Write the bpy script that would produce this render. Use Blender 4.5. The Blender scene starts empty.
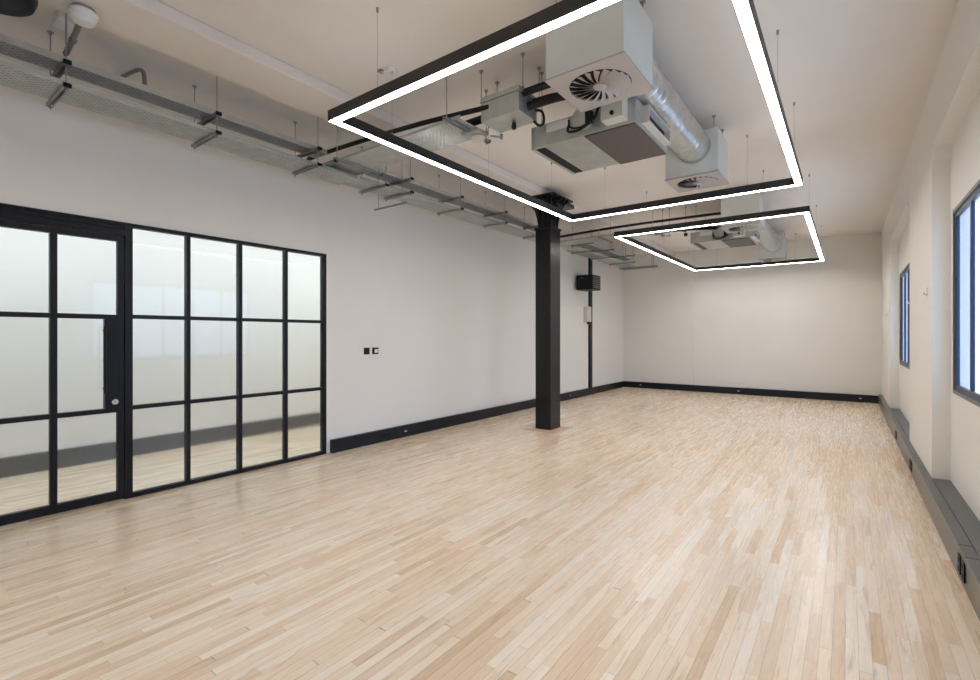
import bpy, bmesh, math, random
from mathutils import Vector, Matrix
random.seed(7)
S = bpy.context.scene
C = S.collection
PI = math.pi

# ------------------------------------------------------------------ camera
cam_d = bpy.data.cameras.new('camera')
cam = bpy.data.objects.new('camera', cam_d)
C.objects.link(cam)
cam.location = (5.1526, 0.0, 1.45)
cam.rotation_euler = (PI/2, 0, 0.6405)
cam_d.sensor_width = 36.0
cam_d.lens = 479.4/980*36
cam_d.shift_y = -(340-336.1)/980
cam_d.clip_start = 0.02
S.camera = cam

# ------------------------------------------------------------------ world
w = bpy.data.worlds.new('world'); S.world = w; w.use_nodes = True
nt = w.node_tree
bg = nt.nodes['Background']
tc = nt.nodes.new('ShaderNodeTexCoord'); sx = nt.nodes.new('ShaderNodeSeparateXYZ')
rp = nt.nodes.new('ShaderNodeValToRGB')
nt.links.new(tc.outputs['Generated'], sx.inputs[0]); nt.links.new(sx.outputs['Z'], rp.inputs[0])
rp.color_ramp.elements[0].position = 0.0; rp.color_ramp.elements[0].color = (0.42, 0.52, 0.68, 1)
rp.color_ramp.elements[1].position = 0.25; rp.color_ramp.elements[1].color = (0.50, 0.68, 1.0, 1)
nt.links.new(rp.outputs[0], bg.inputs[0]); bg.inputs[1].default_value = 4.3

# ------------------------------------------------------------------ exposure
S.view_settings.view_transform = 'Standard'
S.view_settings.look = 'None'
S.view_settings.gamma = 1.0
S.view_settings.exposure = 0.16
LAMP = 26.0            # radiance of the light strips
CORR = 15.0            # radiance of the added corridor light

# ------------------------------------------------------------------ materials
def mat(name, col=(0.8, 0.8, 0.8), rough=0.6, metal=0.0, spec=0.5, noise=0.0, nscale=4.0, bump=0.0, bscale=80.0):
    m = bpy.data.materials.new(name); m.use_nodes = True
    n = m.node_tree.nodes; l = m.node_tree.links; b = n['Principled BSDF']
    b.inputs['Base Color'].default_value = (*col, 1)
    b.inputs['Roughness'].default_value = rough
    b.inputs['Metallic'].default_value = metal
    b.inputs['Specular IOR Level'].default_value = spec
    t = n.new('ShaderNodeTexCoord')
    if noise:
        x = n.new('ShaderNodeTexNoise'); x.inputs['Scale'].default_value = nscale; x.inputs['Detail'].default_value = 4
        l.new(t.outputs['Object'], x.inputs['Vector'])
        r = n.new('ShaderNodeMapRange')
        r.inputs['From Min'].default_value = .3; r.inputs['From Max'].default_value = .7
        r.inputs['To Min'].default_value = 1-noise; r.inputs['To Max'].default_value = 1+noise
        l.new(x.outputs['Fac'], r.inputs['Value'])
        v = n.new('ShaderNodeVectorMath'); v.operation = 'SCALE'; v.inputs[0].default_value = col
        l.new(r.outputs[0], v.inputs['Scale']); l.new(v.outputs[0], b.inputs['Base Color'])
    if bump:
        x2 = n.new('ShaderNodeTexNoise'); x2.inputs['Scale'].default_value = bscale
        l.new(t.outputs['Object'], x2.inputs['Vector'])
        bp = n.new('ShaderNodeBump'); bp.inputs['Strength'].default_value = bump; bp.inputs['Distance'].default_value = .008
        l.new(x2.outputs['Fac'], bp.inputs['Height']); l.new(bp.outputs[0], b.inputs['Normal'])
    return m

def emis(name, col, s):
    m = bpy.data.materials.new(name); m.use_nodes = True
    n = m.node_tree.nodes; n.remove(n['Principled BSDF'])
    e = n.new('ShaderNodeEmission'); e.inputs[0].default_value = (*col, 1); e.inputs[1].default_value = s
    m.node_tree.links.new(e.outputs[0], n['Material Output'].inputs[0])
    return m

def floor_mat():
    m = bpy.data.materials.new('maple_strip_floor'); m.use_nodes = True
    n = m.node_tree.nodes; l = m.node_tree.links; b = n['Principled BSDF']
    def math_(op, a, bb=None, c=None):
        x = n.new('ShaderNodeMath'); x.operation = op
        for i, v in enumerate((a, bb, c)):
            if v is None: continue
            if isinstance(v, (int, float)): x.inputs[i].default_value = v
            else: l.new(v, x.inputs[i])
        return x.outputs[0]
    t = n.new('ShaderNodeTexCoord'); s = n.new('ShaderNodeSeparateXYZ'); l.new(t.outputs['Object'], s.inputs[0])
    WB, LB = 0.049, 0.75
    xr = math_('DIVIDE', s.outputs['X'], WB); row = math_('FLOOR', xr); fx = math_('FRACT', xr)
    wn = n.new('ShaderNodeTexWhiteNoise'); wn.noise_dimensions = '1D'; l.new(row, wn.inputs['W'])
    yl = math_('ADD', math_('DIVIDE', s.outputs['Y'], LB), math_('MULTIPLY', wn.outputs['Value'], 37.0))
    # jitter board ends by a per row sine so lengths differ
    yl = math_('ADD', yl, math_('MULTIPLY', math_('SINE', math_('MULTIPLY', yl, 2.3)), 0.33))
    col_ = math_('FLOOR', yl); fy = math_('FRACT', yl)
    cv = n.new('ShaderNodeCombineXYZ'); l.new(row, cv.inputs[0]); l.new(col_, cv.inputs[1])
    w2 = n.new('ShaderNodeTexWhiteNoise'); w2.noise_dimensions = '2D'; l.new(cv.outputs[0], w2.inputs['Vector'])
    ramp = n.new('ShaderNodeValToRGB'); cr = ramp.color_ramp
    stops = [(0.0, (0.69, 0.49, 0.31)), (0.08, (0.765, 0.57, 0.385)), (0.35, (0.825, 0.648, 0.46)), (0.7, (0.858, 0.70, 0.52)), (1.0, (0.895, 0.772, 0.62))]
    cr.elements[0].position = stops[0][0]; cr.elements[0].color = (*stops[0][1], 1)
    cr.elements[1].position = 1.0; cr.elements[1].color = (*stops[-1][1], 1)
    for p, c in stops[1:-1]:
        e = cr.elements.new(p); e.color = (*c, 1)
    l.new(w2.outputs['Value'], ramp.inputs[0])
    # grain
    gx = n.new('ShaderNodeCombineXYZ')
    l.new(math_('MULTIPLY', s.outputs['X'], 60.0), gx.inputs[0])
    l.new(math_('ADD', math_('MULTIPLY', s.outputs['Y'], 3.0), math_('MULTIPLY', w2.outputs['Value'], 50.0)), gx.inputs[1])
    l.new(math_('MULTIPLY', w2.outputs['Value'], 30.0), gx.inputs[2])
    g = n.new('ShaderNodeTexNoise'); g.inputs['Scale'].default_value = 1.0; g.inputs['Detail'].default_value = 5; g.inputs['Distortion'].default_value = .6
    l.new(gx.outputs[0], g.inputs['Vector'])
    gm = n.new('ShaderNodeMapRange'); gm.inputs['From Min'].default_value = .3; gm.inputs['From Max'].default_value = .75
    gm.inputs['To Min'].default_value = 1.06; gm.inputs['To Max'].default_value = .84; l.new(g.outputs['Fac'], gm.inputs['Value'])
    # dark heartwood streaks
    hx = n.new('ShaderNodeCombineXYZ')
    l.new(math_('MULTIPLY', s.outputs['X'], 26.0), hx.inputs[0])
    l.new(math_('ADD', math_('MULTIPLY', s.outputs['Y'], 2.6), math_('MULTIPLY', w2.outputs['Value'], 90.0)), hx.inputs[1])
    l.new(math_('MULTIPLY', w2.outputs['Value'], 17.0), hx.inputs[2])
    h = n.new('ShaderNodeTexNoise'); h.inputs['Scale'].default_value = 1.0; h.inputs['Detail'].default_value = 3; h.inputs['Distortion'].default_value = 1.2
    l.new(hx.outputs[0], h.inputs['Vector'])
    hm = n.new('ShaderNodeMapRange'); hm.inputs['From Min'].default_value = .58; hm.inputs['From Max'].default_value = .74
    hm.inputs['To Min'].default_value = 0.0; hm.inputs['To Max'].default_value = .55; l.new(h.outputs['Fac'], hm.inputs['Value'])
    mx = n.new('ShaderNodeMix'); mx.data_type = 'RGBA'; mx.inputs['B'].default_value = (0.50, 0.30, 0.17, 1)
    l.new(hm.outputs[0], mx.inputs['Factor']); l.new(ramp.outputs[0], mx.inputs['A'])
    # joints
    jx = math_('LESS_THAN', math_('MINIMUM', fx, math_('SUBTRACT', 1.0, fx)), 0.022)
    jy = math_('LESS_THAN', math_('MINIMUM', fy, math_('SUBTRACT', 1.0, fy)), 0.0016)
    j = math_('MAXIMUM', jx, jy)
    jm = math_('SUBTRACT', 1.0, math_('MULTIPLY', j, 0.38))
    tot = math_('MULTIPLY', gm.outputs[0], jm)
    # broad wear patches
    pn = n.new('ShaderNodeTexNoise'); pn.inputs['Scale'].default_value = .8; pn.inputs['Detail'].default_value = 3
    l.new(t.outputs['Object'], pn.inputs['Vector'])
    pm = n.new('ShaderNodeMapRange'); pm.inputs['From Min'].default_value = .3; pm.inputs['From Max'].default_value = .7
    pm.inputs['To Min'].default_value = .96; pm.inputs['To Max'].default_value = 1.05; l.new(pn.outputs['Fac'], pm.inputs['Value'])
    tot = math_('MULTIPLY', tot, pm.outputs[0])
    v = n.new('ShaderNodeVectorMath'); v.operation = 'SCALE'
    l.new(mx.outputs['Result'], v.inputs[0]); l.new(tot, v.inputs['Scale'])
    l.new(v.outputs[0], b.inputs['Base Color'])
    rr = n.new('ShaderNodeMapRange'); rr.inputs['To Min'].default_value = .20; rr.inputs['To Max'].default_value = .34
    l.new(g.outputs['Fac'], rr.inputs['Value']); l.new(rr.outputs[0], b.inputs['Roughness'])
    b.inputs['Specular IOR Level'].default_value = .45
    bp = n.new('ShaderNodeBump'); bp.inputs['Strength'].default_value = .08; bp.inputs['Distance'].default_value = .001; bp.invert = True
    l.new(j, bp.inputs['Height']); l.new(bp.outputs[0], b.inputs['Normal'])
    return m

def perf_mat(name, axis, col=(0.55, 0.57, 0.54)):
    """galvanised perforated steel; staggered slots are real see-through holes along the tray axis"""
    m = bpy.data.materials.new(name); m.use_nodes = True
    n = m.node_tree.nodes; l = m.node_tree.links; b = n['Principled BSDF']; out = n['Material Output']
    b.inputs['Metallic'].default_value = .55; b.inputs['Roughness'].default_value = .42
    def M(op, a, bb=None):
        x = n.new('ShaderNodeMath'); x.operation = op
        for i, v in enumerate((a, bb)):
            if v is None: continue
            if isinstance(v, (int, float)): x.inputs[i].default_value = v
            else: l.new(v, x.inputs[i])
        return x.outputs[0]
    t = n.new('ShaderNodeTexCoord'); s = n.new('ShaderNodeSeparateXYZ'); l.new(t.outputs['Object'], s.inputs[0])
    a, c = ('Y', 'X') if axis == 'y' else ('X', 'Y')
    c_ = M('ADD', s.outputs[c], M('MULTIPLY', s.outputs['Z'], 1.0))
    rowv = M('DIVIDE', c_, 0.024); row = M('FLOOR', rowv); fr = M('FRACT', rowv)
    al = M('ADD', M('DIVIDE', s.outputs[a], 0.045), M('MULTIPLY', row, 0.5)); fa = M('FRACT', al)
    e = M('ADD', M('POWER', M('DIVIDE', M('SUBTRACT', fr, .5), .2), 2.0), M('POWER', M('DIVIDE', M('SUBTRACT', fa, .5), .25), 4.0))
    hole = M('LESS_THAN', e, 1.0)
    ns = n.new('ShaderNodeTexNoise'); ns.inputs['Scale'].default_value = 9; l.new(t.outputs['Object'], ns.inputs['Vector'])
    rg = n.new('ShaderNodeMapRange'); rg.inputs['To Min'].default_value = .75; rg.inputs['To Max'].default_value = 1.2; l.new(ns.outputs['Fac'], rg.inputs['Value'])
    v = n.new('ShaderNodeVectorMath'); v.operation = 'SCALE'; v.inputs[0].default_value = col; l.new(rg.outputs[0], v.inputs['Scale']); l.new(v.outputs[0], b.inputs['Base Color'])
    tr = n.new('ShaderNodeBsdfTransparent'); mx = n.new('ShaderNodeMixShader')
    l.new(hole, mx.inputs[0]); l.new(b.outputs[0], mx.inputs[1]); l.new(tr.outputs[0], mx.inputs[2]); l.new(mx.outputs[0], out.inputs[0])
    return m

def reeded_glass():
    m = bpy.data.materials.new('reeded_glass'); m.use_nodes = True
    n = m.node_tree.nodes; l = m.node_tree.links; b = n['Principled BSDF']
    b.inputs['Base Color'].default_value = (0.95, 0.965, 0.975, 1)
    b.inputs['Transmission Weight'].default_value = 1.0
    b.inputs['Roughness'].default_value = .12
    b.inputs['IOR'].default_value = 1.15
    b.inputs['Coat Weight'].default_value = .6
    b.inputs['Coat Roughness'].default_value = .02
    t = n.new('ShaderNodeTexCoord'); wv = n.new('ShaderNodeTexWave'); wv.wave_type = 'BANDS'; wv.bands_direction = 'Y'
    wv.inputs['Scale'].default_value = 24.0
    l.new(t.outputs['Object'], wv.inputs['Vector'])
    bp = n.new('ShaderNodeBump'); bp.inputs['Strength'].default_value = .4; bp.inputs['Distance'].default_value = .003
    l.new(wv.outputs['Fac'], bp.inputs['Height']); l.new(bp.outputs[0], b.inputs['Normal'])
    return m

def clear_glass():
    m = bpy.data.materials.new('window_glass'); m.use_nodes = True
    n = m.node_tree.nodes; l = m.node_tree.links; n.remove(n['Principled BSDF'])
    tr = n.new('ShaderNodeBsdfTransparent'); tr.inputs[0].default_value = (.88, .94, 1, 1)
    g = n.new('ShaderNodeBsdfGlossy'); g.inputs['Roughness'].default_value = .02
    f = n.new('ShaderNodeFresnel'); f.inputs[0].default_value = 1.45
    ge = n.new('ShaderNodeNewGeometry')
    q = n.new('ShaderNodeMath'); q.operation = 'SUBTRACT'; q.inputs[0].default_value = 1.0; l.new(ge.outputs['Backfacing'], q.inputs[1])
    fm = n.new('ShaderNodeMath'); fm.operation = 'MULTIPLY'; l.new(f.outputs[0], fm.inputs[0]); l.new(q.outputs[0], fm.inputs[1])
    mx = n.new('ShaderNodeMixShader'); l.new(fm.outputs[0], mx.inputs[0]); l.new(tr.outputs[0], mx.inputs[1]); l.new(g.outputs[0], mx.inputs[2])
    l.new(mx.outputs[0], n['Material Output'].inputs[0])
    return m

def duct_mat():
    m = mat('spiral_galvanised', (0.60, 0.62, 0.62), .33, .8, noise=.12, nscale=14)
    return m

WALL = mat('white_wall_paint', (0.815, 0.79, 0.745), .75, spec=.25, noise=.012, nscale=1.5, bump=.15, bscale=18)
CEIL = mat('white_ceiling_paint', (0.77, 0.725, 0.675), .85, spec=.2, noise=.02, nscale=1.2, bump=.2, bscale=10)
FLOOR = floor_mat()
PLINTH = mat('light_maple', (0.66, 0.45, 0.31), .4, noise=.1, nscale=8)
PANELW = mat('pale_maple_panel', (0.78, 0.60, 0.42), .35, noise=.06, nscale=8)
BLACK = mat('black_satin_metal', (0.007, 0.007, 0.009), .4, spec=.25, noise=.1)
BLACKW = mat('black_skirting_paint', (0.008, 0.009, 0.013), .35, spec=.3)
COLM = mat('black_column_paint', (0.008, 0.008, 0.009), .32, spec=.4, noise=.15, nscale=6, bump=.1, bscale=25)
FIX = mat('black_light_housing', (0.022, 0.021, 0.020), .42)
GALV = mat('galvanised_steel', (0.50, 0.525, 0.50), .40, .65, noise=.10, nscale=7)
GALVD = mat('galvanised_strut', (0.36, 0.365, 0.35), .45, .6, noise=.12, nscale=20)
WBOX = mat('grey_white_box_paint', (0.70, 0.735, 0.705), .4, .1, noise=.03, nscale=5)
FACE_SH = mat('diffuser_shaded_paint', (0.50, 0.455, 0.43), .45)  # white plate: its underside shade and warm floor reflection are in the colour
PANEL = mat('dark_insulated_panel', (0.105, 0.087, 0.08), .5)
DARK = mat('dark_void', (0.008, 0.008, 0.009), .8)
RUBBER = mat('black_insulation_foam', (0.010, 0.010, 0.010), .7)
DUCT = duct_mat()
TRUNK = mat('charcoal_powder_coat', (0.062, 0.066, 0.068), .28, spec=.7, noise=.04)
WHITEP = mat('white_plastic', (0.80, 0.80, 0.79), .4)
CREAM = mat('cream_plastic', (0.70, 0.66, 0.58), .45)
STEEL = mat('polished_steel', (0.75, 0.75, 0.75), .2, 1.0)
CONDUIT = mat('grey_conduit', (0.22, 0.215, 0.20), .5, .4)
RED = mat('red_cable', (0.45, 0.02, 0.015), .5)
PAPER = mat('white_paper_label', (0.78, 0.76, 0.76), .7)
BLUEFR = mat('navy_window_frame', (0.010, 0.022, 0.06), .35)
GREYFR = mat('grey_window_trim', (0.16, 0.16, 0.165), .4)
CABLE = mat('brown_grey_cables', (0.10, 0.065, 0.055), .6, noise=.5, nscale=40)
STRIP = emis('light_strip', (1.0, 0.965, 0.93), LAMP)
UPFILL = emis('added_up_glow', (1.0, 0.965, 0.93), LAMP*.12)  # weak added glow, lifts the ceiling brightness
CFILL = emis('corridor_fill', (0.80, 0.92, 1.0), CORR)  # glow of the added corridor fitting, cool tint for the panes
PERF_Y = perf_mat('perforated_tray_long', 'y')
PERF_X = perf_mat('perforated_tray_cross', 'x')
RGLASS = reeded_glass()
WGLASS = clear_glass()

# ------------------------------------------------------------------ mesh helpers
class MB:
    def __init__(s): s.bm = bmesh.new()
    def box(s, x0, x1, y0, y1, z0, z1):
        m = Matrix.Translation(((x0+x1)/2, (y0+y1)/2, (z0+z1)/2)) @ Matrix.Diagonal((abs(x1-x0), abs(y1-y0), abs(z1-z0), 1))
        bmesh.ops.create_cube(s.bm, size=1, matrix=m); return s
    def rbox(s, c, size, rot):
        m = Matrix.Translation(c) @ rot.to_4x4() @ Matrix.Diagonal((*size, 1))
        bmesh.ops.create_cube(s.bm, size=1, matrix=m); return s
    def cyl(s, p0, p1, r, r2=None, seg=16, cap=True):
        p0, p1 = Vector(p0), Vector(p1); d = p1-p0
        q = Vector((0, 0, 1)).rotation_difference(d.normalized())
        m = Matrix.Translation((p0+p1)/2) @ q.to_matrix().to_4x4()
        bmesh.ops.create_cone(s.bm, cap_ends=cap, segments=seg, radius1=r, radius2=r if r2 is None else r2, depth=d.length, matrix=m); return s
    def lathe(s, prof, c, axis=Vector((0, 0, 1)), seg=24):
        """prof: (radius, height) pairs revolved about an axis through c"""
        q = Vector((0, 0, 1)).rotation_difference(axis.normalized()); c = Vector(c); rings = []
        for r, h in prof:
            if r < 1e-5: rings.append([s.bm.verts.new(c + q @ Vector((0, 0, h)))])
            else: rings.append([s.bm.verts.new(c + q @ Vector((r*math.cos(2*PI*k/seg), r*math.sin(2*PI*k/seg), h))) for k in range(seg)])
        for a, b in zip(rings, rings[1:]):
            for k in range(seg):
                k2 = (k+1) % seg
                f = [a[k % len(a)], a[k2 % len(a)], b[k2 % len(b)], b[k % len(b)]]
                u = []
                for v in f:
                    if v not in u: u.append(v)
                if len(u) > 2: s.bm.faces.new(u)
        return s
    def tube(s, pts, r, seg=10, smooth=3):
        P = [Vector(p) for p in pts]
        for _ in range(smooth):
            Q = [P[0]]
            for a, b in zip(P, P[1:]): Q += [a*.75+b*.25, a*.25+b*.75]
            P = Q + [P[-1]]
        rings = []; up = Vector((0.13, 0.27, 0.95)).normalized()
        for i, p in enumerate(P):
            d = (P[min(i+1, len(P)-1)] - P[max(i-1, 0)]).normalized()
            a = d.cross(up)
            if a.length < .05: a = d.cross(Vector((1, 0, 0)))
            a.normalize(); b = d.cross(a).normalized(); up = -b if (-b).dot(up) > 0 else b
            rings.append([s.bm.verts.new(p + r*(math.cos(2*PI*k/seg)*a + math.sin(2*PI*k/seg)*b)) for k in range(seg)])
        for x, y in zip(rings, rings[1:]):
            for k in range(seg): s.bm.faces.new([x[k], x[(k+1) % seg], y[(k+1) % seg], y[k]])
        s.bm.faces.new(rings[0][::-1]); s.bm.faces.new(rings[-1]); return s
    def poly(s, pts, d):
        """closed outline pts extruded along vector d"""
        a = [s.bm.verts.new(Vector(p)) for p in pts]; b = [s.bm.verts.new(Vector(p)+Vector(d)) for p in pts]
        s.bm.faces.new(a[::-1]); s.bm.faces.new(b)
        for k in range(len(a)):
            k2 = (k+1) % len(a); s.bm.faces.new([a[k], a[k2], b[k2], b[k]])
        return s
    def build(s, name, m, parent=None, bevel=0, smooth=False, loc=None):
        bmesh.ops.recalc_face_normals(s.bm, faces=s.bm.faces[:])
        me = bpy.data.meshes.new(name)
        org = Vector((0, 0, 0))
        if parent is not None: org = world_of(parent)
        elif loc is not None: org = Vector(loc)
        bmesh.ops.translate(s.bm, vec=-org, verts=s.bm.verts[:])
        s.bm.to_mesh(me); s.bm.free(); me.materials.append(m)
        o = bpy.data.objects.new(name, me); C.objects.link(o)
        if parent is not None: o.parent = parent
        elif loc is not None: o.location = loc
        if smooth:
            for p in me.polygons: p.use_smooth = True
            md = o.modifiers.new('edge', 'EDGE_SPLIT'); md.split_angle = math.radians(40)
        if bevel:
            md = o.modifiers.new('bevel', 'BEVEL'); md.width = bevel; md.segments = 2; md.limit_method = 'ANGLE'
        return o
def world_of(o):
    v = Vector((0, 0, 0))
    while o is not None: v += o.location; o = o.parent
    return v
def tag(o, label=None, cat=None, group=None, kind=None):
    if label: o['label'] = label
    if cat: o['category'] = cat
    if group: o['group'] = group
    if kind: o['kind'] = kind
    return o
def thing(name, loc, label, cat=None, group=None, kind=None):
    o = bpy.data.objects.new(name, None); C.objects.link(o); o.location = loc; o.empty_display_size = .1
    return tag(o, label, cat, group, kind)
def copy_tree(o, parent=None):
    c = o.copy(); C.objects.link(c); c.parent = parent
    for ch in [x for x in list(C.objects) if x.parent == o]: copy_tree(ch, c)
    return c

# ------------------------------------------------------------------ room shell
YN, YF, H = -5.0, 13.35, 3.70
XP, XR, XW = 5.75, 5.87, 5.97                      # pier face, recess face
def struct(name, mb, m, label, loc=(0, 0, 0), bevel=0):
    return tag(mb.build(name, m, None, bevel, loc=loc), label, kind='structure')

struct('floor', MB().box(-1.95, 6.0, YN-.15, YF+.15, -.12, 0), FLOOR, 'pale maple strip floor running the length of the room')
struct('ceiling', MB().box(-.12, 6.3, YN-.15, YF+.15, H, H+.15), CEIL, 'off-white plaster ceiling')
# left wall with the partition opening y .47 .. 3.53
wl = MB().box(-.12, 0, YN-.15, .47, 0, H).box(-.12, 0, 3.53, YF+.15, 0, H).box(-.12, 0, .47, 3.53, 2.46, H)
struct('wall_left', wl, WALL, 'long white wall on the left holding the black glazed partition')
struct('wall_back', MB().box(0, 6.0, YF, YF+.15, 0, H).box(0, 1.9, YF-.03, YF, 0, H), WALL, 'white wall at the far end of the room')
struct('wall_near', MB().box(0, 6.0, YN-.15, YN, 0, H), WALL, 'white wall behind the camera')
BAYS = [(-2.67, .57), (2.47, 5.72), (7.60, 10.85)]
WINS = [(-2.50, .42), (2.62, 5.58), (7.75, 10.70)]
WZ0, WZ1 = .97, 2.51
wr = MB()
edge = YN
for (a, b), (c, d) in zip(BAYS, WINS):
    wr.box(XP, XW, edge, a, 0, H)                                   # pier
    wr.box(XR, XW, a, c, 0, 3.12).box(XR, XW, d, b, 0, 3.12)
    wr.box(XR, XW, c, d, 0, WZ0).box(XR, XW, c, d, WZ1, 3.12)
    # head with rounded corners
    pts = [(XP, a, H), (XP, a, 2.86)]
    for k in range(0, 7):
        t = k/6*PI/2; pts.append((XP, a+.30*(1-math.cos(t)), 2.86+.26*math.sin(t)))
    for k in range(6, -1, -1):
        t = k/6*PI/2; pts.append((XP, b-.30*(1-math.cos(t)), 2.86+.26*math.sin(t)))
    pts += [(XP, b, H)]
    q = []
    for p in pts:
        if not q or (Vector(p)-Vector(q[-1])).length > 1e-4: q.append(p)
    wr.poly(q, (.125, 0, 0))
    wr.box(XR, XW, a, b, 3.12, H)
    edge = b
wr.box(XP, XW, edge, YF+.15, 0, H)
struct('wall_right', wr, WALL, 'white window wall on the right with piers and shallow recesses')
struct('trim_1', MB().box(.97, 1.45, YN, YF-.03, 3.60, H), CEIL, 'shallow plastered downstand beam along the column line', bevel=.01)

# corridor behind the glass
struct('wall_corridor', MB().box(-1.95, -1.8, -2.2, 9.2, 0, 3.2), WALL, 'white corridor wall seen blurred through the reeded glass')
struct('wall_corridor_end', MB().box(-1.8, -.12, -2.2, -2.05, 0, 3.2).box(-1.8, -.12, 9.05, 9.2, 0, 3.2), WALL, 'end walls of the corridor behind the glass')
struct('ceiling_corridor', MB().box(-1.95, -.12, -2.2, 9.2, 3.2, 3.3), CEIL, 'corridor ceiling behind the glass')
struct('baseboard_corridor', MB().box(-1.8, -1.77, -2.05, 9.05, 0, .2), TRUNK, 'dark grey corridor skirting seen blurred through the glass')
cl = thing('added_corridor_light', (-.95, 1, 3.2), 'added unseen ceiling light brightening the corridor behind the glass', 'light')  # fitting added to light the reeded panes evenly from behind
MB().box(-1.07, -.83, -1.9, 8.9, 3.16, 3.198).build('housing', WHITEP, cl)
MB().box(-1.05, -.85, -1.88, 8.88, 3.152, 3.16).build('diffuser', CFILL, cl)

# skirtings
SK = .165
bl = struct('baseboard_left', MB().box(0, .055, 3.585, YF-.03, 0, SK), BLACKW, 'black boxed skirting along the left wall', bevel=.004)
bb = struct('baseboard_back', MB().box(.055, XP-.06, YF-.085, YF-.03, 0, SK), BLACKW, 'black boxed skirting along the back wall', bevel=.004)
def outlet(parent, c, n, m1=BLACK, dot=True):
    """small twin socket plate in a skirting face; n = outward axis"""
    c = Vector(c); n = Vector(n); t = Vector((0, 0, 1)).cross(n)
    def b(mb, cc, a, h, d):
        e = n*d + t*a + Vector((0, 0, h)); e = Vector([abs(q) for q in e]); cc = Vector(cc)
        return mb.box(*sum([[cc[i]-e[i]/2, cc[i]+e[i]/2] for i in range(3)], []))
    p = b(MB(), c+n*.004, .13, .07, .008).build('socket_plate', m1, parent, .002)
    if dot: b(MB(), c+n*.0095, .045, .018, .003).build('socket_insert', WHITEP, p)
for y in (4.45, 4.80, 9.9): outlet(bl, (.055, y, .085), (1, 0, 0), dot=(y != 4.45))
for x in (.52, 2.98, 5.38): outlet(bb, (x, YF-.085, .085), (0, -1, 0))

# ------------------------------------------------------------------ glazed partition and door
FX0, FX1 = -.055, .012
vb = [1.505, 1.99, 2.49, 3.005, 3.505]
rows = [.0, .807, 1.625, 2.46]
gp = thing('glazed_partition', (0, 1.48, 0), 'black steel framed reeded glass partition of twelve panes beside the door', 'partition')
f = MB()
f.box(FX0, FX1, 1.475, 1.535, 0, 2.46).box(FX0, FX1, 3.485, 3.53, 0, 2.46)
f.box(FX0, FX1, 1.535, 3.485, 2.425, 2.46).box(FX0, FX1, 1.535, 3.485, 0, .04)
f.build('frame', BLACK, gp, .003)
for y in vb[1:-1]: MB().box(FX0, FX1, y-.018, y+.018, .04, 2.425).build('mullion', BLACK, gp, .003)
for z in rows[1:-1]:
    for a, b in zip(vb, vb[1:]):
        MB().box(FX0+.004, FX1-.004, a+(.03 if a == vb[0] else .018), b-(.02 if b == vb[-1] else .018), z-.018, z+.018).build('glazing_bar', BLACK, gp, .002)
for i, (a, b) in enumerate(zip(vb, vb[1:])):
    for j, (c, d) in enumerate(zip(rows, rows[1:])):
        y0 = a+(.03 if i == 0 else .018); y1 = b-(.02 if i == 3 else .018)
        z0 = c+(.04 if j == 0 else .018); z1 = d-(.035 if j == 2 else .018)
        MB().box(-.026, -.018, y0-.004, y1+.004, z0-.004, z1+.004).build('glass_pane', RGLASS, gp)
dr = thing('door_1', (0, 1.0, 0), 'black framed reeded glass door with six panes', kind='structure')
MB().box(FX0, FX1, .47, .52, 0, 2.46).box(FX0, FX1, .52, 1.475, 2.43, 2.46).box(FX0, FX1-.006, .52, 1.475, 2.395, 2.43).build('door_frame', BLACK, dr, .003)
MB().box(FX0+.01, FX1+.012, .52, 1.475, 2.335, 2.39).build('door_closer_rail', BLACK, dr, .003)
lf = MB()
lf.box(-.05, .006, .53, .575, .01, 2.33).box(-.05, .006, 1.425, 1.470, .01, 2.33).box(-.05, .006, .575, 1.425, 2.285, 2.33).box(-.05, .006, .575, 1.425, .01, .082)
lf.box(-.05, .006, .978, 1.024, .082, 2.285)
for z in (.80, 1.618):
    lf.box(-.048, .004, .575, .978, z-.02, z+.02).box(-.048, .004, 1.024, 1.425, z-.02, z+.02)
leaf = lf.build('door_leaf', BLACK, dr, .003)
for a, b in ((.575, .978), (1.024, 1.425)):
    for c, d in ((.082, .78), (.82, 1.598), (1.638, 2.285)):
        bb_ = 1.335 if (a > 1 and c == .82) else b
        MB().box(-.026, -.018, a-.004, bb_+.004, c-.004, d+.004).build('glass_pane', RGLASS, leaf)
MB().box(-.052, .010, 1.335, 1.425, .82, 1.598).build('lock_plate', BLACK, leaf, .003)
h = MB().tube([(.01, 1.322, 1.50), (.055, 1.322, 1.50)], .008, smooth=0).tube([(.01, 1.322, 1.0), (.055, 1.322, 1.0)], .008, smooth=0)
h.cyl((.055, 1.322, .96), (.055, 1.322, 1.54), .011).build('pull_handle', BLACK, leaf, smooth=True)
lk = MB().lathe([(0, 0), (.026, 0), (.026, .008), (.022, .012), (.012, .012), (.011, .020), (0, .020)], (.010, 1.405, .875), Vector((1, 0, 0))).build('lock_cylinder', STEEL, leaf, smooth=True)
MB().box(.029, .0325, 1.403, 1.407, .868, .882).build('keyhole', DARK, lk)

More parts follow.
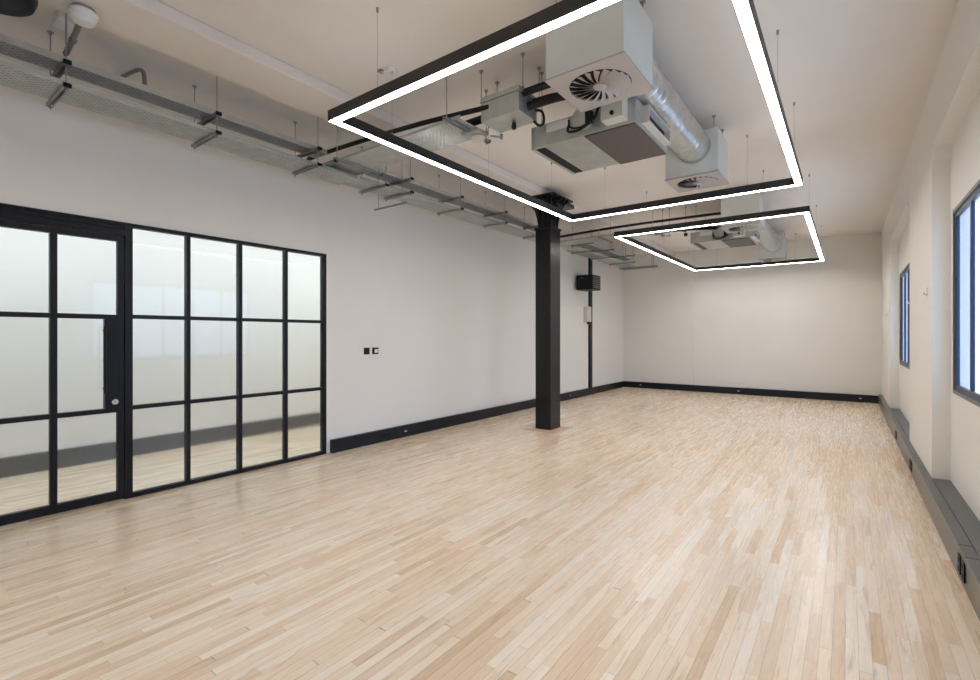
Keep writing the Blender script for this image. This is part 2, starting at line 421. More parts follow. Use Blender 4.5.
# ------------------------------------------------------------------ windows
for i, (a, b) in enumerate(WINS):
    wn = thing('window_%d' % (i+1), (XR+.05, (a+b)/2, WZ0), ['dark framed window in the recess behind the camera', 'nearest dark framed window in the right wall', 'far narrow-looking window in the right wall recess'][i], kind='structure')
    g = MB().box(XR-.004, XR+.03, a, b, WZ0, WZ0+.03).box(XR-.004, XR+.03, a, b, WZ1-.03, WZ1).box(XR-.004, XR+.03, a, a+.02, WZ0+.03, WZ1-.03).box(XR-.004, XR+.03, b-.02, b, WZ0+.03, WZ1-.03)
    g.build('reveal_trim', GREYFR, wn, .002)
    X0, X1 = XR+.008, XR+.030
    fr = MB().box(X0, X1, a+.02, b-.02, WZ0+.03, WZ0+.075).box(X0, X1, a+.02, b-.02, WZ1-.075, WZ1-.03)
    fr.box(X0, X1, a+.02, a+.075, WZ0+.075, WZ1-.075).box(X0, X1, b-.075, b-.02, WZ0+.075, WZ1-.075)
    fr = fr.build('window_frame', BLUEFR, wn, .003)
    ys = [b-.09]; n = 5; wd = (b-a-.18)/n
    for k in range(1, n): ys.append(b-.09-wd*k)
    ys.append(a+.09)
    for k in range(1, n): MB().box(X0, X1, ys[k]-.025, ys[k]+.025, WZ0+.075, WZ1-.075).build('mullion', BLUEFR, wn, .003)
    for k in range(n):
        y1 = ys[k]-(.025 if k else 0); y0 = ys[k+1]+(.025 if k < n-1 else 0)
        MB().box(X0+.010, X0+.016, y0-.005, y1+.005, WZ0+.07, WZ1-.07).build('glass_pane', WGLASS, wn)
    pl = bpy.data.lights.new('window_daylight', 'AREA'); pl.shape = 'RECTANGLE'; pl.size = WZ1-WZ0; pl.size_y = b-a; pl.cycles.is_portal = True
    po = bpy.data.objects.new('window_daylight', pl); C.objects.link(po); po.location = (XR+.12, (a+b)/2, (WZ0+WZ1)/2); po.rotation_euler = (0, PI/2, 0)

# ------------------------------------------------------------------ column
co = thing('column', (1.375, 6.6, 0), 'black boxed steel column with a flared capital rising from the floor', 'column')
MB().box(1.10, 1.66, 6.30, 6.90, 0, .006).build('floor_plinth', PLINTH, co, .002)
MB().box(1.235, 1.505, 6.445, 6.76, .006, 3.13).build('shaft', COLM, co, .006)
MB().box(1.222, 1.518, 6.432, 6.773, 3.11, 3.14).build('collar', COLM, co, .004)
cp = MB()
cp.box(1.27, 1.48, 6.47, 6.73, 3.14, 3.57)
def fin(px, py, dx, dy, wdt):
    pr = [(0, 3.14), (.012, 3.2), (.03, 3.30), (.07, 3.42), (.13, 3.50), (.20, 3.535), (.20, 3.575), (-.03, 3.575), (-.03, 3.14)]
    tx, ty = -dy*wdt, dx*wdt
    cp.poly([(px+dx*r-tx/2, py+dy*r-ty/2, z) for r, z in pr], (tx, ty, 0))
for s in (6.49, 6.60, 6.71):
    fin(1.27, s, -1, 0, .022); fin(1.48, s, 1, 0, .022)
for s in (1.29, 1.375, 1.46):
    fin(s, 6.47, 0, -1, .022); fin(s, 6.73, 0, 1, .022)
cp.build('capital', COLM, co, .002)
MB().box(1.10, 1.65, 6.28, 6.92, 3.575, 3.60).build('top_plate', COLM, co, .003)
MB().box(1.36, 1.62, 6.70, 7.02, 3.50, 3.56).box(1.50, 1.60, 6.5, 6.66, 3.44, 3.49).build('bracket', COLM, co, .003)

# ------------------------------------------------------------------ cable trays
def tray(name, x0, x1, y0, y1, z, axis, fl, label, group=None, m=None):
    o = thing(name, ((x0+x1)/2, (y0+y1)/2, z), label, 'cable tray', group)
    t = .0025; m = m or (PERF_Y if axis == 'y' else PERF_X)
    b = MB().box(x0, x1, y0, y1, z, z+t)
    b.build('perforated_base', m, o)
    s = MB()
    if axis == 'y':
        s.box(x0-t, x0, y0, y1, z, z+fl).box(x1, x1+t, y0, y1, z, z+fl).box(x0, x0+.014, y0, y1, z+fl, z+fl+t).box(x1-.014, x1, y0, y1, z+fl, z+fl+t)
    else:
        s.box(x0, x1, y0-t, y0, z, z+fl).box(x0, x1, y1, y1+t, z, z+fl).box(x0, x1, y0, y0+.014, z+fl, z+fl+t).box(x0, x1, y1-.014, y1, z+fl, z+fl+t)
    s.build('side_flange', PERF_Y if axis == 'y' and fl > .045 else GALV, o)
    return o
ZL, ZU = 3.175, 3.335
TX0, TX1 = .50, .84
tray('cable_tray', TX0, TX1, -1.5, 3.35, ZL, 'y', .03, 'perforated galvanised cable tray, lower of the pair at the left, ending near the branch tray', 'lower cable trays')
tray('cable_tray', TX0+.06, TX1+.03, 3.36, 7.95, ZL, 'y', .03, 'perforated galvanised lower cable tray between branch tray and black column', 'lower cable trays')
tray('cable_tray', TX0+.08, TX1+.06, 8.75, 12.2, ZL, 'y', .03, 'perforated galvanised lower cable tray beyond the column toward the back wall', 'lower cable trays')
tray('cable_tray', .63, .82, -1.5, 2.98, ZU, 'y', .045, 'perforated galvanised upper cable tray above the glazed partition', 'upper cable trays')
tray('cable_tray', TX0+.14, TX1+.0, 3.62, 7.75, ZU, 'y', .05, 'narrower upper cable tray between branch tray and black column', 'upper cable trays')
tray('cable_tray', TX0+.12, TX1+.04, 8.9, 11.6, ZU, 'y', .05, 'upper cable tray beyond the column nearest the back wall', 'upper cable trays')
tray('branch_tray', .55, 2.58, 3.03, 3.43, 3.255, 'x', .025, 'wide galvanised branch tray running from the wall trays to the grey junction box', m=PERF_X)
tray('branch_tray', .55, 2.62, 8.20, 8.60, 3.255, 'x', .025, 'far galvanised branch tray beyond the column toward the far air unit', m=PERF_X)

# cables lying in the upper tray
for i, (x, y0, y1, zz, lb) in enumerate([(.78, -1.4, 2.95, ZU+.012, 'thin reddish brown cable lying in the upper tray at the left'), (.70, -1.4, 2.9, ZL+.014, 'brown cable bundle lying in the lower tray at the left'), (.80, 3.7, 7.6, ZU+.012, 'brown cable lying in the upper tray before the column')]):
    pts = [(x+.015*math.sin(k*1.7+i), y0+(y1-y0)*k/10, zz+.018) for k in range(11)]
    tag(MB().tube(pts, .009, 8, 2).build('tray_cable', CABLE, None, smooth=True, loc=(x, y0, zz)), lb, 'cable', 'cables in the trays')

for (x0, x1, y0, y1, zz, lb) in [(.54, .80, -1.4, 3.2, ZL+.012, 'flat bundle of dark cables lying in the lower tray at the left'), (.66, .79, -1.4, 2.95, ZU+.012, 'flat bundle of dark cables lying in the upper tray at the left'), (.62, .84, 3.5, 7.9, ZL+.012, 'flat bundle of dark cables lying in the lower tray before the column')]:
    mb = MB(); n = int((x1-x0)/.022)
    for k in range(n):
        xx = x0+(x1-x0)*k/n
        mb.tube([(xx+.006*math.sin(j*1.3+k*2.1), y0+(y1-y0)*j/8, zz) for j in range(9)], .0095, 6, 1)
    tag(mb.build('cable_bundle', CABLE, None, smooth=True, loc=(x0, y0, zz)), lb, 'cables', kind='stuff')

def strut(parent, p0, p1, sz=.041, hgt=.021, caps=True):
    """slotted channel lying along x or y between p0 and p1, open side down"""
    p0, p1 = Vector(p0), Vector(p1); d = (p1-p0); L = d.length; d.normalize(); t = Vector((0, 0, 1)).cross(d)
    mb = MB()
    def bar(o, a, b, wd, ht):
        c = p0 + d*(a+b)/2 + o
        R = Matrix((d, t, Vector((0, 0, 1)))).transposed()
        mb.rbox(c, (b-a, wd, ht), R)
    bar(Vector((0, 0, hgt/2-.001)), 0, L, sz, .0025)
    for s in (-1, 1):
        bar(t*s*(sz/2-.00125), 0, L, .0025, hgt)
        bar(t*s*(sz/2-.006)+Vector((0, 0, -hgt/2)), 0, L, .010, .0025)
    o = mb.build('strut_channel', GALVD, parent)
    if caps:
        c = MB()
        R = Matrix((d, t, Vector((0, 0, 1)))).transposed()
        c.rbox(p1+d*.004, (.012, sz+.004, hgt+.006), R)
        c.build('end_cap', BLACK, o)
    return o
def rod(parent, x, y, z0, z1, nuts=(), flange=True):
    mb = MB().cyl((x, y, z0), (x, y, z1), .004, seg=8)
    for z in nuts: mb.cyl((x, y, z-.006), (x, y, z+.006), .012, seg=6)
    if flange: mb.cyl((x, y, z1-.005), (x, y, z1), .020, seg=12).cyl((x, y, z1-.025), (x, y, z1-.005), .008, seg=8)
    return mb.build('threaded_rod', GALVD, parent)
# hangers: (y, wall side x, room side x, levels)
HG = [(-.15, .41, .92, (ZL, ZU), 'hanger just out of the frame above the partition'),
      (.90, .40, .88, (ZL, ZU), 'nearest the white smoke detector'),
      (1.87, .42, .91, (ZL, ZU), 'second from the left edge of the photo'),
      (2.82, .47, .93, (ZL, ZU), 'just before the branch tray'),
      (3.66, .50, .97, (ZL,), 'just past the branch tray with one strut'),
      (4.02, .52, 1.0, (ZL, ZU), 'second past the branch tray'),
      (4.95, .55, 1.0, (ZL, ZU), 'midway between branch tray and column'),
      (5.95, .60, 1.03, (ZL, ZU), 'nearest before the black column'),
      (7.05, .62, 1.03, (ZL, ZU), 'partly hidden behind the black column'),
      (8.95, .58, 1.05, (ZL, ZU), 'beyond the column beside the far branch tray'),
      (9.90, .58, 1.10, (ZL, ZU), 'above the black wall riser'),
      (10.9, .58, 1.20, (ZL, ZU), 'second from the back wall'),
      (11.9, .58, 1.30, (ZL,), 'nearest the back wall')]
for y, xa, xb, lv, lb in HG:
    t = thing('trapeze_hanger', ((xa+xb)/2, y, H), 'galvanised trapeze hanger carrying the wall trays, ' + lb, 'hanger', 'trapeze hangers of the wall trays')
    rod(t, xa+.025, y, ZL-.05, H, [z-.03 for z in lv])
    top = H if xb-.03 < .965 else 3.6
    rod(t, xb-.03, y, ZL-.05, top, [z-.03 for z in lv])
    for z in lv: strut(t, (xa, y, z-.0125), (xb, y, z-.0125))
t = thing('trapeze_hanger', (1.5, 3.43, H), 'galvanised hanger under the middle of the near branch tray', 'hanger', 'hangers of the branch trays')
rod(t, 1.02, 3.50, 3.2, 3.6); rod(t, 1.02, 2.96, 3.2, 3.6); strut(t, (1.02, 2.93, 3.241), (1.02, 3.53, 3.241))
for x, y0, y1, lb in ((2.5, 2.93, 3.53, 'galvanised hanger under the room end of the near branch tray'), (1.55, 8.1, 8.7, 'galvanised hanger under the wall end of the far branch tray'), (2.52, 8.1, 8.7, 'galvanised hanger under the room end of the far branch tray')):
    t = thing('trapeze_hanger', (x, (y0+y1)/2, H), lb, 'hanger', 'hangers of the branch trays')
    rod(t, x, y0+.03, 3.2, H, [3.225]); rod(t, x, y1-.03, 3.2, H, [3.225]); strut(t, (x, y0, 3.241), (x, y1, 3.241))
# strut running under the trays and loose strut at the wall
t = thing('support_strut', (.78, 3.0, 3.2), 'long galvanised strut under the near edge of the branch tray', 'strut')
strut(t, (.45, 2.96, 3.225), (1.0, 2.96, 3.225))
t = thing('support_strut', (.78, 3.83, 3.0), 'thin strut hanging lowest under the wall trays past the branch tray', 'strut')
strut(t, (.49, 3.88, 3.0), (1.05, 3.88, 3.0), sz=.02, hgt=.016, caps=False)
rod(t, .98, 3.88, 3.0, 3.6, flange=False); rod(t, .56, 3.88, 3.0, H, flange=False)
# end cluster near the back wall
t = thing('tray_reducer', (1.2, 11.6, 3.1), 'stack of short strut lengths at the far end of the trays', 'bracket')
for k, (x0, x1, yy, z) in enumerate([(.62, 1.55, 11.45, 3.12), (.62, 1.5, 11.65, 3.12)]):
    strut(t, (x0, yy, z), (x1, yy, z), caps=False)
for x, y in ((.70, 11.45), (1.45, 11.45), (1.4, 11.65)): rod(t, x, y, 3.08, 3.6 if .97 < x < 1.45 else H)

# black insulated pipes
def pipe(pts, r, lb, m=RUBBER, grp='black insulated pipes', nm='insulated_pipe'):
    return tag(MB().tube(pts, r, 12, 2).build(nm, m, None, smooth=True, loc=pts[0]), lb, 'pipe', grp)
pipe([(.30, 3.10, 3.44), (.9, 3.08, 3.42), (2.0, 3.10, 3.38), (2.76, 3.20, 3.36)], .022, 'thin black pipe running over the near branch tray into the junction box')
pipe([(1.0, 3.32, 3.36), (1.8, 3.32, 3.33), (2.3, 3.36, 3.37), (2.70, 3.36, 3.37)], .035, 'thick black pipe lying on the near branch tray')
pipe([(3.05, 3.26, 3.41), (3.3, 3.26, 3.41), (3.62, 3.30, 3.42)], .030, 'upper black pipe leaving the junction box toward the air boxes')
pipe([(3.05, 3.34, 3.33), (3.3, 3.34, 3.33), (3.62, 3.42, 3.34)], .032, 'lower black pipe leaving the junction box toward the air boxes')
pipe([(3.05, 3.42, 3.40), (3.3, 3.44, 3.40), (3.50, 3.60, 3.38), (3.52, 3.76, 3.33)], .028, 'rear black pipe bending down into the near fan coil unit')
pipe([(.6, 8.45, 3.42), (1.8, 8.30, 3.42), (3.3, 8.35, 3.42), (3.68, 8.4, 3.42)], .022, 'long thin black pipe over the far branch tray')
pipe([(2.3, 8.72, 3.34), (2.7, 8.80, 3.34), (3.1, 8.90, 3.34), (3.5, 9.12, 3.32)], .035, 'thick black pipe feeding the far fan coil unit')

# junction box
def jbox(dx, dy, lb):
    t = thing('junction_box', (2.86+dx, 3.3+dy, 3.25), lb, 'junction box', 'grey ceiling junction boxes')
    MB().box(2.68+dx, 3.06+dx, 3.19+dy, 3.47+dy, 3.25, 3.405).build('body', GALV, t, .004)
    MB().box(2.676+dx, 3.064+dx, 3.186+dy, 3.474+dy, 3.41, 3.45).build('lid', GALV, t, .004)
    MB().lathe([(0, .0), (.018, 0), (.022, .02), (.016, .05), (.0, .05)], (2.90+dx, 3.36+dy, 3.195)).build('cable_gland', RUBBER, t, smooth=True)
    MB().tube([(3.05+dx, 3.44+dy, 3.34), (3.12+dx, 3.46+dy, 3.33), (3.14+dx, 3.46+dy, 3.22), (3.10+dx, 3.44+dy, 3.19), (3.06+dx, 3.42+dy, 3.24)], .011).build('cable_loop', RUBBER, t, smooth=True)
    for x, y in ((2.66, 3.22), (3.08, 3.22), (2.66, 3.45), (3.08, 3.47)): rod(t, x+dx, y+dy, 3.40, H, [3.43])
    return t
jbox(0, 0, 'grey metal junction box hanging beside the near air boxes')

# tray end piece with round lamp like coil
t = thing('tray_end_bracket', (2.62, 3.35, 3.2), 'small galvanised bracket with a pale round fitting at the branch tray end', 'bracket')
MB().box(2.42, 2.60, 3.24, 3.40, 3.225, 3.252).build('plate', GALV, t, .002)
MB().lathe([(0, 0), (.05, 0), (.062, .012), (.062, .03), (0, .03)], (2.52, 3.36, 3.19)).build('round_fitting', CREAM, t, smooth=True)
MB().cyl((2.60, 3.43, 3.235), (2.68, 3.50, 3.225), .008).cyl((2.675, 3.495, 3.21), (2.675, 3.495, 3.25), .014).build('bolt', GALVD, t, smooth=True)

# ------------------------------------------------------------------ air handling: plenum boxes, duct, fan coil
PB0, PB1 = 3.11, 3.56
def plenum(x0, y0, side, lb, zt=PB1):
    x1, y1 = x0+side, y0+side
    t = thing('plenum_box', ((x0+x1)/2, (y0+y1)/2, H), lb, 'air box', 'grey air boxes with round swirl grilles')
    MB().box(x0, x1, y0, y1, PB0+.012, zt).build('casing', WBOX, t, .004)
    cx, cy = (x0+x1)/2, (y0+y1)/2; R = side*.385
    # face plate with a round opening
    pm = bmesh.new(); s = MB(); s.bm = pm
    N = 48; inner = []; outer = []
    for k in range(N):
        a = 2*PI*k/N; c_, s_ = math.cos(a), math.sin(a); q = max(abs(c_), abs(s_)); e = side/2+.006
        inner.append((cx+R*c_, cy+R*s_)); outer.append((cx+e*c_/q, cy+e*s_/q))
    def ring(z): return [pm.verts.new((*p, z)) for p in inner], [pm.verts.new((*p, z)) for p in outer]
    i0, o0 = ring(PB0); i1, o1 = ring(PB0+.012)
    for k in range(N):
        j = (k+1) % N
        pm.faces.new([i0[k], i0[j], o0[j], o0[k]]); pm.faces.new([i1[k], i1[j], o1[j], o1[k]])
        pm.faces.new([i0[k], i0[j], i1[j], i1[k]]); pm.faces.new([o0[k], o0[j], o1[j], o1[k]])
    s.build('face_plate', FACE_SH, t)
    MB().cyl((cx, cy, PB0+.013), (cx, cy, PB0+.010), R+.004, seg=48).build('grille_void', DARK, t)
    # swirl blades: twisted tapering vanes with a dark gap between neighbours
    bl_ = MB(); n = 20
    for k in range(n):
        a = 2*PI*k/n
        ws = .95*2*PI/n
        def P(r, da, z): return bl_.bm.verts.new((cx+r*math.cos(a+da), cy+r*math.sin(a+da), z))
        prev = None
        for q in range(6):
            r = R*(.20+.78*q/5); tw = .22*(q/5)
            th = ws*.66
            v = [P(r, tw, PB0+.001), P(r, tw+th, PB0-.003-.010*1), P(r, tw+th, PB0-.001-.010), P(r, tw, PB0+.003)]
            if prev:
                for e in range(4):
                    bl_.bm.faces.new([prev[e], prev[(e+1) % 4], v[(e+1) % 4], v[e]])
            else: bl_.bm.faces.new(v)
            prev = v
        bl_.bm.faces.new(prev[::-1])
    bl_.build('swirl_blades', FACE_SH, t)
    MB().lathe([(0, -.008), (R*.20, -.008), (R*.235, -.004), (R*.235, .010), (0, .010)], (cx, cy, PB0-.004), seg=32).build('hub', FACE_SH, t, smooth=True)
    for x, y in ((x0+.05, y1-.05), (x1-.05, y0+.05), (x0+.05, y0+.05), (x1-.05, y1-.05)): rod(t, x, y, zt-.01, H)
    return t
plenum(3.575, 2.725, .525, 'large pale grey air box nearest the camera with a round swirl grille')
plenum(3.59, 5.24, .52, 'pale grey air box at the far end of the near spiral duct')
plenum(3.60, 8.00, .52, 'pale grey air box above the near edge of the far light loop')
plenum(3.60, 11.84, .50, 'farthest small grey air box at the end of the far duct')

def duct(y0, y1, r, lb):
    t = thing('spiral_duct', (3.88, (y0+y1)/2, 3.40), lb, 'duct', 'round spiral ducts')
    # tube with helical seam ridge
    mb = MB(); seg = 48; pitch = .10; n = int((y1-y0)/(pitch/12)); rings = []
    for i in range(n+1):
        y = y0+(y1-y0)*i/n; ring = []
        for k in range(seg):
            a = 2*PI*k/seg; ph = ((y-y0)/pitch - k/seg) % 1.0
            rr = r + (.005 if ph < .17 else 0)
            ring.append(mb.bm.verts.new((3.88+rr*math.cos(a), y, 3.40+rr*math.sin(a))))
        rings.append(ring)
    for a, b in zip(rings, rings[1:]):
        for k in range(seg): mb.bm.faces.new([a[k], a[(k+1) % seg], b[(k+1) % seg], b[k]])
    mb.build('tube', DUCT, t, smooth=True)
    for y in (y0, y1-.05): MB().lathe([(r, 0), (r+.008, 0), (r+.008, .05), (r, .05)], (3.88, y, 3.40), Vector((0, 1, 0)), 48).build('coupling', GALV, t, smooth=True)
duct(3.255, 5.235, .155, 'spiral galvanised duct joining the two near air boxes')
duct(8.525, 11.835, .155, 'spiral galvanised duct joining the two far air boxes')

def fcu(dy, lb):
    Z0, Z1 = 3.05, 3.235
    XA, XB = 3.01, 3.89
    def Y(v): return v+dy
    t = thing('fan_coil_unit', (3.45, Y(3.9), Z0), lb, 'air unit', 'galvanised fan coil units')
    YA, YB = 3.51, 4.29
    MB().box(XA, XB, Y(YA), Y(YB), Z0, Z1).build('casing', GALV, t, .004)
    MB().box(3.47, XB-.01, Y(YA+.01), Y(YB-.01), Z0-.012, Z0).build('access_panel', PANEL, t, .002)
    s = MB().box(XA-.03, XA, Y(YA), Y(YB), Z1-.03, Z1).box(XA-.03, XA, Y(YA), Y(YB), Z0, Z0+.012).box(XA-.03, XA, Y(YA), Y(YA+.015), Z0+.012, Z1-.03).box(XA-.03, XA, Y(YB-.015), Y(YB), Z0+.012, Z1-.03)
    s.build('outlet_frame', GALV, t)
    MB().box(XA-.012, XA-.001, Y(YA+.016), Y(YB-.016), Z0+.013, Z1-.031).build('outlet_void', DARK, t)
    MB().box(XA+.005, XA+.085, Y(YA+.03), Y(YB-.03), Z0-.005, Z0).build('outlet_grille', BLACK, t)
    MB().box(XA-.03, XA+.003, Y(YA), Y(YB), Z0-.006, Z0-.0005).build('outlet_lip', GALV, t)
    s = MB().box(XB, XB+.055, Y(YA+.13), Y(YB-.10), Z0+.03, Z0+.045).box(XB, XB+.055, Y(YA+.13), Y(YB-.10), Z0+.145, Z0+.16).box(XB, XB+.055, Y(YA+.13), Y(YA+.142), Z0+.045, Z0+.145).box(XB, XB+.055, Y(YB-.112), Y(YB-.10), Z0+.045, Z0+.145)
    s.build('inlet_spigot', CREAM, t)
    MB().box(XB, XB+.008, Y(YA+.143), Y(YB-.113), Z0+.046, Z0+.144).build('inlet_void', DARK, t)
    MB().box(3.13, 3.33, Y(YA-.005), Y(YA), Z0+.105, Z0+.175).build('rating_label', PAPER, t)
    MB().cyl((3.47, Y(YA), Z0+.12), (3.47, Y(YA-.05), Z0+.12), .085, seg=32).build('fan_cover', GALV, t, .004, True)
    MB().box(3.52, 3.575, Y(YA-.09), Y(YA-.05), Z0+.05, Z0+.14).build('control_block', DARK, t, .003)
    MB().tube([(3.34, Y(YA-.01), Z0+.11), (3.36, Y(YA-.08), Z0+.02), (3.48, Y(YA-.10), Z0), (3.60, Y(YA-.08), Z0+.07), (3.62, Y(YA-.05), Z0+.18)], .010).build('cable_loop', RUBBER, t, smooth=True)
    MB().tube([(3.34, Y(YA-.01), Z0+.15), (3.37, Y(YA-.06), Z0+.06), (3.47, Y(YA-.08), Z0+.03), (3.55, Y(YA-.07), Z0+.06)], .007).build('cable_loop', RUBBER, t, smooth=True)
    vb_ = MB().box(3.66, 3.83, Y(YA-.11), Y(YA), Z0+.02, Z0+.22).build('valve_box', CREAM, t, .004)
    MB().lathe([(0, 0), (.016, 0), (.016, .012), (0, .012)], (3.75, Y(YA-.11), Z0+.06), Vector((0, -1, 0)), 20).build('port', DARK, vb_, smooth=True)
    MB().tube([(3.57, Y(YA-.06), Z0+.17), (3.62, Y(YA-.12), Z0+.18), (3.68, Y(YA-.14), Z0+.14)], .016).cyl((3.60, Y(YA-.10), Z0+.14), (3.60, Y(YA-.10), Z0+.21), .020).build('valve', GALVD, t, smooth=True)
    for y in (YA+.04, YB-.04):
        rod(t, XA+.05, Y(y), Z1-.01, H)
        rod(t, XB-.19-.02, Y(y), Z1-.01, H)
fcu(0, 'flat galvanised air unit below the near spiral duct with a dark access panel')
fcu(5.20, 'flat galvanised air unit inside the far light loop')
# dark valve cluster near the far branch
t = thing('valve_cluster', (2.75, 8.7, 3.2), 'small dark valve cluster between the far branch tray and far air unit', 'valve')
MB().tube([(2.40, 8.62, 3.28), (2.6, 8.64, 3.33), (2.8, 8.66, 3.33), (2.92, 8.7, 3.29)], .04).build('pipe_bend', RUBBER, t, smooth=True)
MB().lathe([(0, 0), (.045, 0), (.05, .03), (0, .03)], (2.62, 8.66, 3.20)).build('round_fitting', CREAM, t, smooth=True)
MB().lathe([(0, 0), (.03, 0), (.03, .05), (0, .05)], (2.90, 8.72, 3.19)).build('valve_cap', RUBBER, t, smooth=True)
rod(t, 2.64, 8.66, 3.22, H); rod(t, 2.90, 8.72, 3.22, H)

# ------------------------------------------------------------------ light loops
def light_loop(x0, x1, y0, y1, lb):
    Z0, Z1, W = 3.05, 3.13, .066
    t = thing('pendant_light_loop', ((x0+x1)/2, (y0+y1)/2, H), lb, 'pendant light', 'black rectangular light loops')
    hs = MB(); e = .004
    for z0, z1, off, wd in ((Z0, Z1, 0, e), (Z0, Z1, W-e, e), (Z1-.006, Z1, e, W-2*e)):
        a0, a1, b0, b1 = x0+off, x1-off, y0+off, y1-off
        hs.box(a0, a0+wd, b0, b1, z0, z1).box(a1-wd, a1, b0, b1, z0, z1).box(a0+wd, a1-wd, b0, b0+wd, z0, z1).box(a0+wd, a1-wd, b1-wd, b1, z0, z1)
    hs.build('housing', FIX, t)
    d = MB(); o_ = e+.0005; w_ = W-2*o_
    a0, a1, b0, b1 = x0+o_, x1-o_, y0+o_, y1-o_
    d.box(a0, a0+w_, b0, b1, Z0+.001, Z0+.01).box(a1-w_, a1, b0, b1, Z0+.001, Z0+.01).box(a0+w_, a1-w_, b0, b0+w_, Z0+.001, Z0+.01).box(a0+w_, a1-w_, b1-w_, b1, Z0+.001, Z0+.01)
    d.build('diffuser', STRIP, t)
    u = MB(); o_ = .014; w_ = W-2*o_; a0, a1, b0, b1 = x0+o_, x1-o_, y0+o_, y1-o_
    u.box(a0, a0+w_, b0, b1, Z1, Z1+.003).box(a1-w_, a1, b0, b1, Z1, Z1+.003).box(a0+w_, a1-w_, b0, b0+w_, Z1, Z1+.003).box(a0+w_, a1-w_, b1-w_, b1, Z1, Z1+.003)
    u.build('added_uplight', UPFILL, t)  # glowing top faces added to throw light on the ceiling
    m = W/2
    for x, y in ((x0+.52, y0+m), (x1-.52, y0+m), (x0+.52, y1-m), (x1-.52, y1-m), (x0+m, y0+.6), (x0+m, y1-.6), (x1-m, y0+.6), (x1-m, y1-.6), (x0+m, (y0+y1)/2), (x1-m, (y0+y1)/2)):
        MB().cyl((x, y, Z1-.001), (x, y, H), .0012, seg=6).cyl((x, y, H-.03), (x, y, H), .009, seg=12).cyl((x, y, Z1), (x, y, Z1+.02), .006, seg=8).build('suspension_wire', GALVD, t)
light_loop(2.05, 4.775, 2.14, 6.05, 'nearest black rectangular pendant loop with bright white underside above the floor')
light_loop(2.13, 4.76, 7.40, 12.45, 'far black rectangular pendant loop near the back wall')
light_loop(2.05, 4.775, -4.4, -.7, 'added black rectangular pendant loop unseen behind the camera, for ambient light')  # extra loop added out of view to give the room ambient light

# ------------------------------------------------------------------ small ceiling things
t = thing('smoke_detector', (1.13, .93, 3.60), 'round white smoke detector under the ceiling beam at the upper left', 'smoke detector')
MB().lathe([(0, 0), (.062, 0), (.068, -.01), (.068, -.022), (0, -.022)], (1.13, .93, 3.60)).build('mounting_base', GALVD, t, smooth=True)
MB().lathe([(0, -.022), (.070, -.022), (.078, -.028), (.078, -.046), (.070, -.050), (.070, -.062), (.066, -.066), (.062, -.085), (.050, -.097), (0, -.099)], (1.13, .93, 3.60)).build('body', WHITEP, t, smooth=True)
MB().lathe([(0, 0), (.006, 0), (.006, .006), (0, .006)], (1.165, .89, 3.524), Vector((.3, -.5, -.6)), 12).build('indicator', RED, t)
t = thing('conduit', (.80, .93, 3.5), 'grey conduit with a red cable end slanting down from the smoke detector to the tray', 'conduit')
MB().tube([(1.06, .93, 3.545), (.90, .93, 3.50), (.72, .925, 3.445)], .017, smooth=1).cyl((.885, .93, 3.49), (.865, .93, 3.485), .022).build('conduit_arm', CONDUIT, t, smooth=True)
MB().tube([(.72, .925, 3.445), (.69, .925, 3.42), (.69, .925, 3.345)], .009, smooth=1).build('cable_end', RED, t, smooth=True)
t = thing('ceiling_box', (.60, .93, 3.66), 'small pale square ceiling box behind the smoke detector', 'junction box')
MB().box(.64, .80, .87, .99, 3.645, 3.70).build('body', WHITEP, t, .004); MB().box(.65, .79, .88, .98, 3.638, 3.645).build('lid', WHITEP, t, .003)
t = thing('conduit', (.45, 1.42, 3.5), 'grey bent conduit rising from the upper tray and turning into the wall', 'conduit')
MB().tube([(.66, 1.42, 3.345), (.66, 1.42, 3.52), (.60, 1.42, 3.60), (.45, 1.41, 3.63), (.0, 1.38, 3.66)], .016).build('bent_tube', CONDUIT, t, smooth=True)
MB().cyl((0, 1.38, 3.66), (.03, 1.382, 3.658), .026).build('wall_collar', CONDUIT, t, smooth=True)
t = thing('ceiling_speaker', (1.3, .55, 3.5), 'black rounded housing under the ceiling cut by the top left corner', 'speaker')
MB().lathe([(0, 0), (.15, 0), (.19, .02), (.205, .06), (.205, .20), (.19, .22), (0, .22)], (1.28, .475, 3.35), seg=40).build('housing', BLACK, t, smooth=True)
MB().box(1.18, 1.38, .34, .54, 3.585, 3.60).build('mounting_bracket', BLACK, t, .003)
t = thing('ceiling_sensor', (2.09, 2.74, 3.70), 'tiny white ceiling sensor beside the nearest light loop', 'sensor')
MB().lathe([(0, 0), (.035, 0), (.035, -.012), (.028, -.022), (0, -.022)], (2.09, 2.74, 3.70)).build('body', WHITEP, t, smooth=True)
MB().tube([(2.0, 2.70, 3.69), (2.03, 2.68, 3.66), (2.08, 2.70, 3.665), (2.12, 2.72, 3.66), (2.13, 2.76, 3.68)], .005).build('cable', WHITEP, t, smooth=True)
MB().box(1.97, 2.01, 2.68, 2.72, 3.68, 3.70).build('clip', GALVD, t)

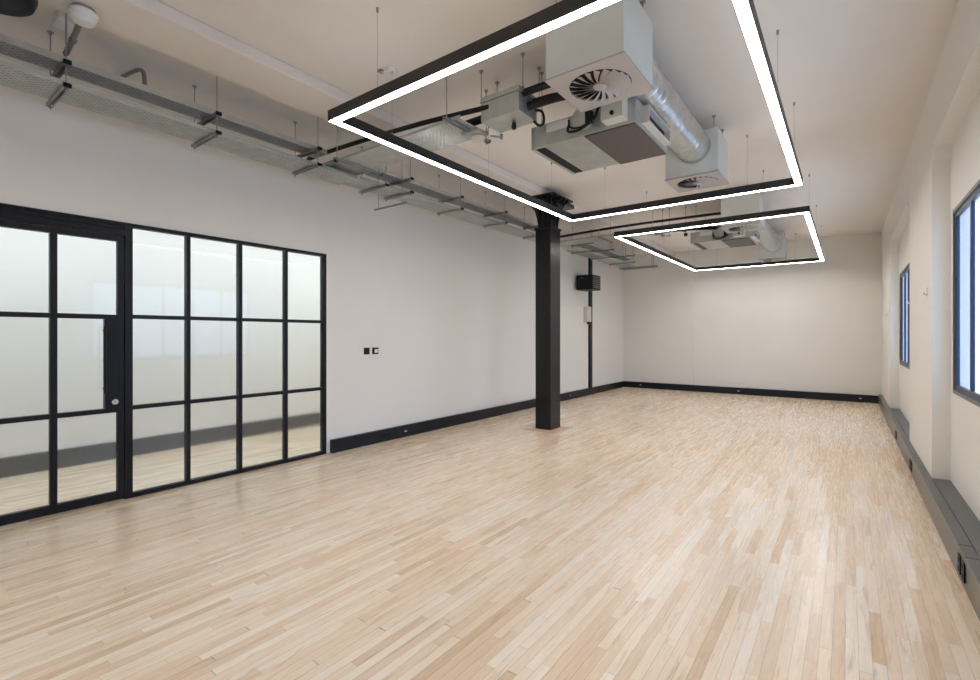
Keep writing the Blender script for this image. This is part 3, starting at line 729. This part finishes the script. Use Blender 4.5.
# ------------------------------------------------------------------ left wall things
t = thing('wall_switch', (0, 4.15, 1.25), 'black switch plate, left of the pair beside the partition', 'switch', 'black wall plates beside the partition')
p = MB().box(0, .012, 4.105, 4.195, 1.205, 1.295).build('plate', BLACK, t, .003); MB().box(.012, .016, 4.13, 4.17, 1.225, 1.275).build('rocker', BLACK, p, .001)
t = thing('wall_switch', (0, 4.29, 1.25), 'black wall plate with a white insert, right of the pair beside the partition', 'switch', 'black wall plates beside the partition')
p = MB().box(0, .012, 4.245, 4.345, 1.205, 1.295).build('plate', BLACK, t, .003); MB().box(.012, .018, 4.278, 4.330, 1.225, 1.272).build('white_insert', WHITEP, p, .001)
t = thing('wall_riser', (0, 11.06, 0), 'tall black boxed cable riser on the left wall beyond the column', 'trunking')
MB().box(0, .05, 10.99, 11.13, SK, 3.55).build('casing', BLACKW, t, .003)
t = thing('wall_speaker', (.2, 10.45, 2.7), 'black box loudspeaker high on the left wall beside the riser', 'speaker')
MB().box(.06, .46, 10.22, 10.68, 2.53, 2.87).build('cabinet', BLACK, t, .006)
g = MB()
for k in range(7): g.box(.46, .468, 10.26, 10.64, 2.57+k*.042, 2.57+k*.042+.018)
g.build('grille', GREYFR, t); MB().box(0, .06, 10.35, 10.55, 2.6, 2.8).build('wall_bracket', BLACK, t)
MB().lathe([(0, 0), (.018, 0), (.018, .01), (0, .01)], (.2, 10.22, 2.80), Vector((0, -1, 0)), 16).build('knob', GREYFR, t, smooth=True)
t = thing('wall_control_box', (.1, 10.9, 1.98), 'small cream control box with a dark knob on the riser', 'control box')
MB().box(.0, .10, 10.72, 10.96, 1.80, 2.17).build('casing', CREAM, t, .006)
MB().lathe([(0, 0), (.03, 0), (.035, -.03), (.02, -.06), (0, -.06)], (.06, 10.86, 1.80)).build('knob', BLACK, t, smooth=True)

# ------------------------------------------------------------------ right wall trunking, ledges, hooks
TF = 5.69
tr = thing('power_trunking', (5.72, 4.0, 0), 'long charcoal metal power trunking along the foot of the right wall', 'trunking')
MB().box(TF, XP, YN, YF-.085, 0, .192).build('body', TRUNK, tr, .003)
cuts = [YN, 1.0, 1.22, 3.78, 3.99, 6.56, 6.77, 8.47, 8.68, YF-.085]
for i, (a, b) in enumerate(zip(cuts, cuts[1:])):
    MB().box(TF-.003, XP, a+.004, b-.004, .193, .2).build('lid', TRUNK, tr, .0015)
for y in (3.83, 3.945, 6.61, 6.72, 8.52, 8.63, 1.05, 1.17):
    p = MB().box(TF-.008, TF, y-.035, y+.035, .045, .155).build('socket', BLACK, tr, .002)
    MB().box(TF-.0095, TF-.008, y-.018, y+.018, .06, .085).box(TF-.0095, TF-.008, y-.018, y+.018, .115, .14).build('socket_holes', DARK, p)
for i, ((a, b), lb) in enumerate(zip(BAYS, ['charcoal window ledge in the recess behind the camera', 'charcoal ledge filling the nearest window recess behind the trunking', 'charcoal ledge filling the far window recess behind the trunking'])):
    t = thing('window_ledge', (XP+.06, (a+b)/2, 0), lb, 'ledge', 'charcoal recess ledges')
    MB().box(XP+.004, XR, a, b, 0, .185).build('box', TRUNK, t)
    MB().box(XP+.004, XR, a+.002, b-.002, .185, .2).build('top', TRUNK, t, .002)
for y, lb in ((6.0, 'small cream wall hook on the right pier nearest the big window'), (7.5, 'small cream wall hook on the edge of the right pier beside the far window'), (11.5, 'small cream wall hook beyond the far window near the back corner')):
    t = thing('wall_hook', (XP, y, 1.86), lb, 'hook', 'cream wall hooks')
    MB().box(XP-.008, XP, y-.012, y+.012, 1.82, 1.90).build('back_plate', CREAM, t, .002)
    MB().tube([(XP-.006, y, 1.84), (XP-.022, y, 1.835), (XP-.025, y, 1.86)], .005).build('prong', CREAM, t, smooth=True)
tag(MB().box(1.15, 1.53, .25, .54, 0, .004).build('floor_access_panel', PANELW, None, .001, loc=(1.34, .4, 0)), 'flush wooden access panel in the floor at the lower left edge', 'floor panel')
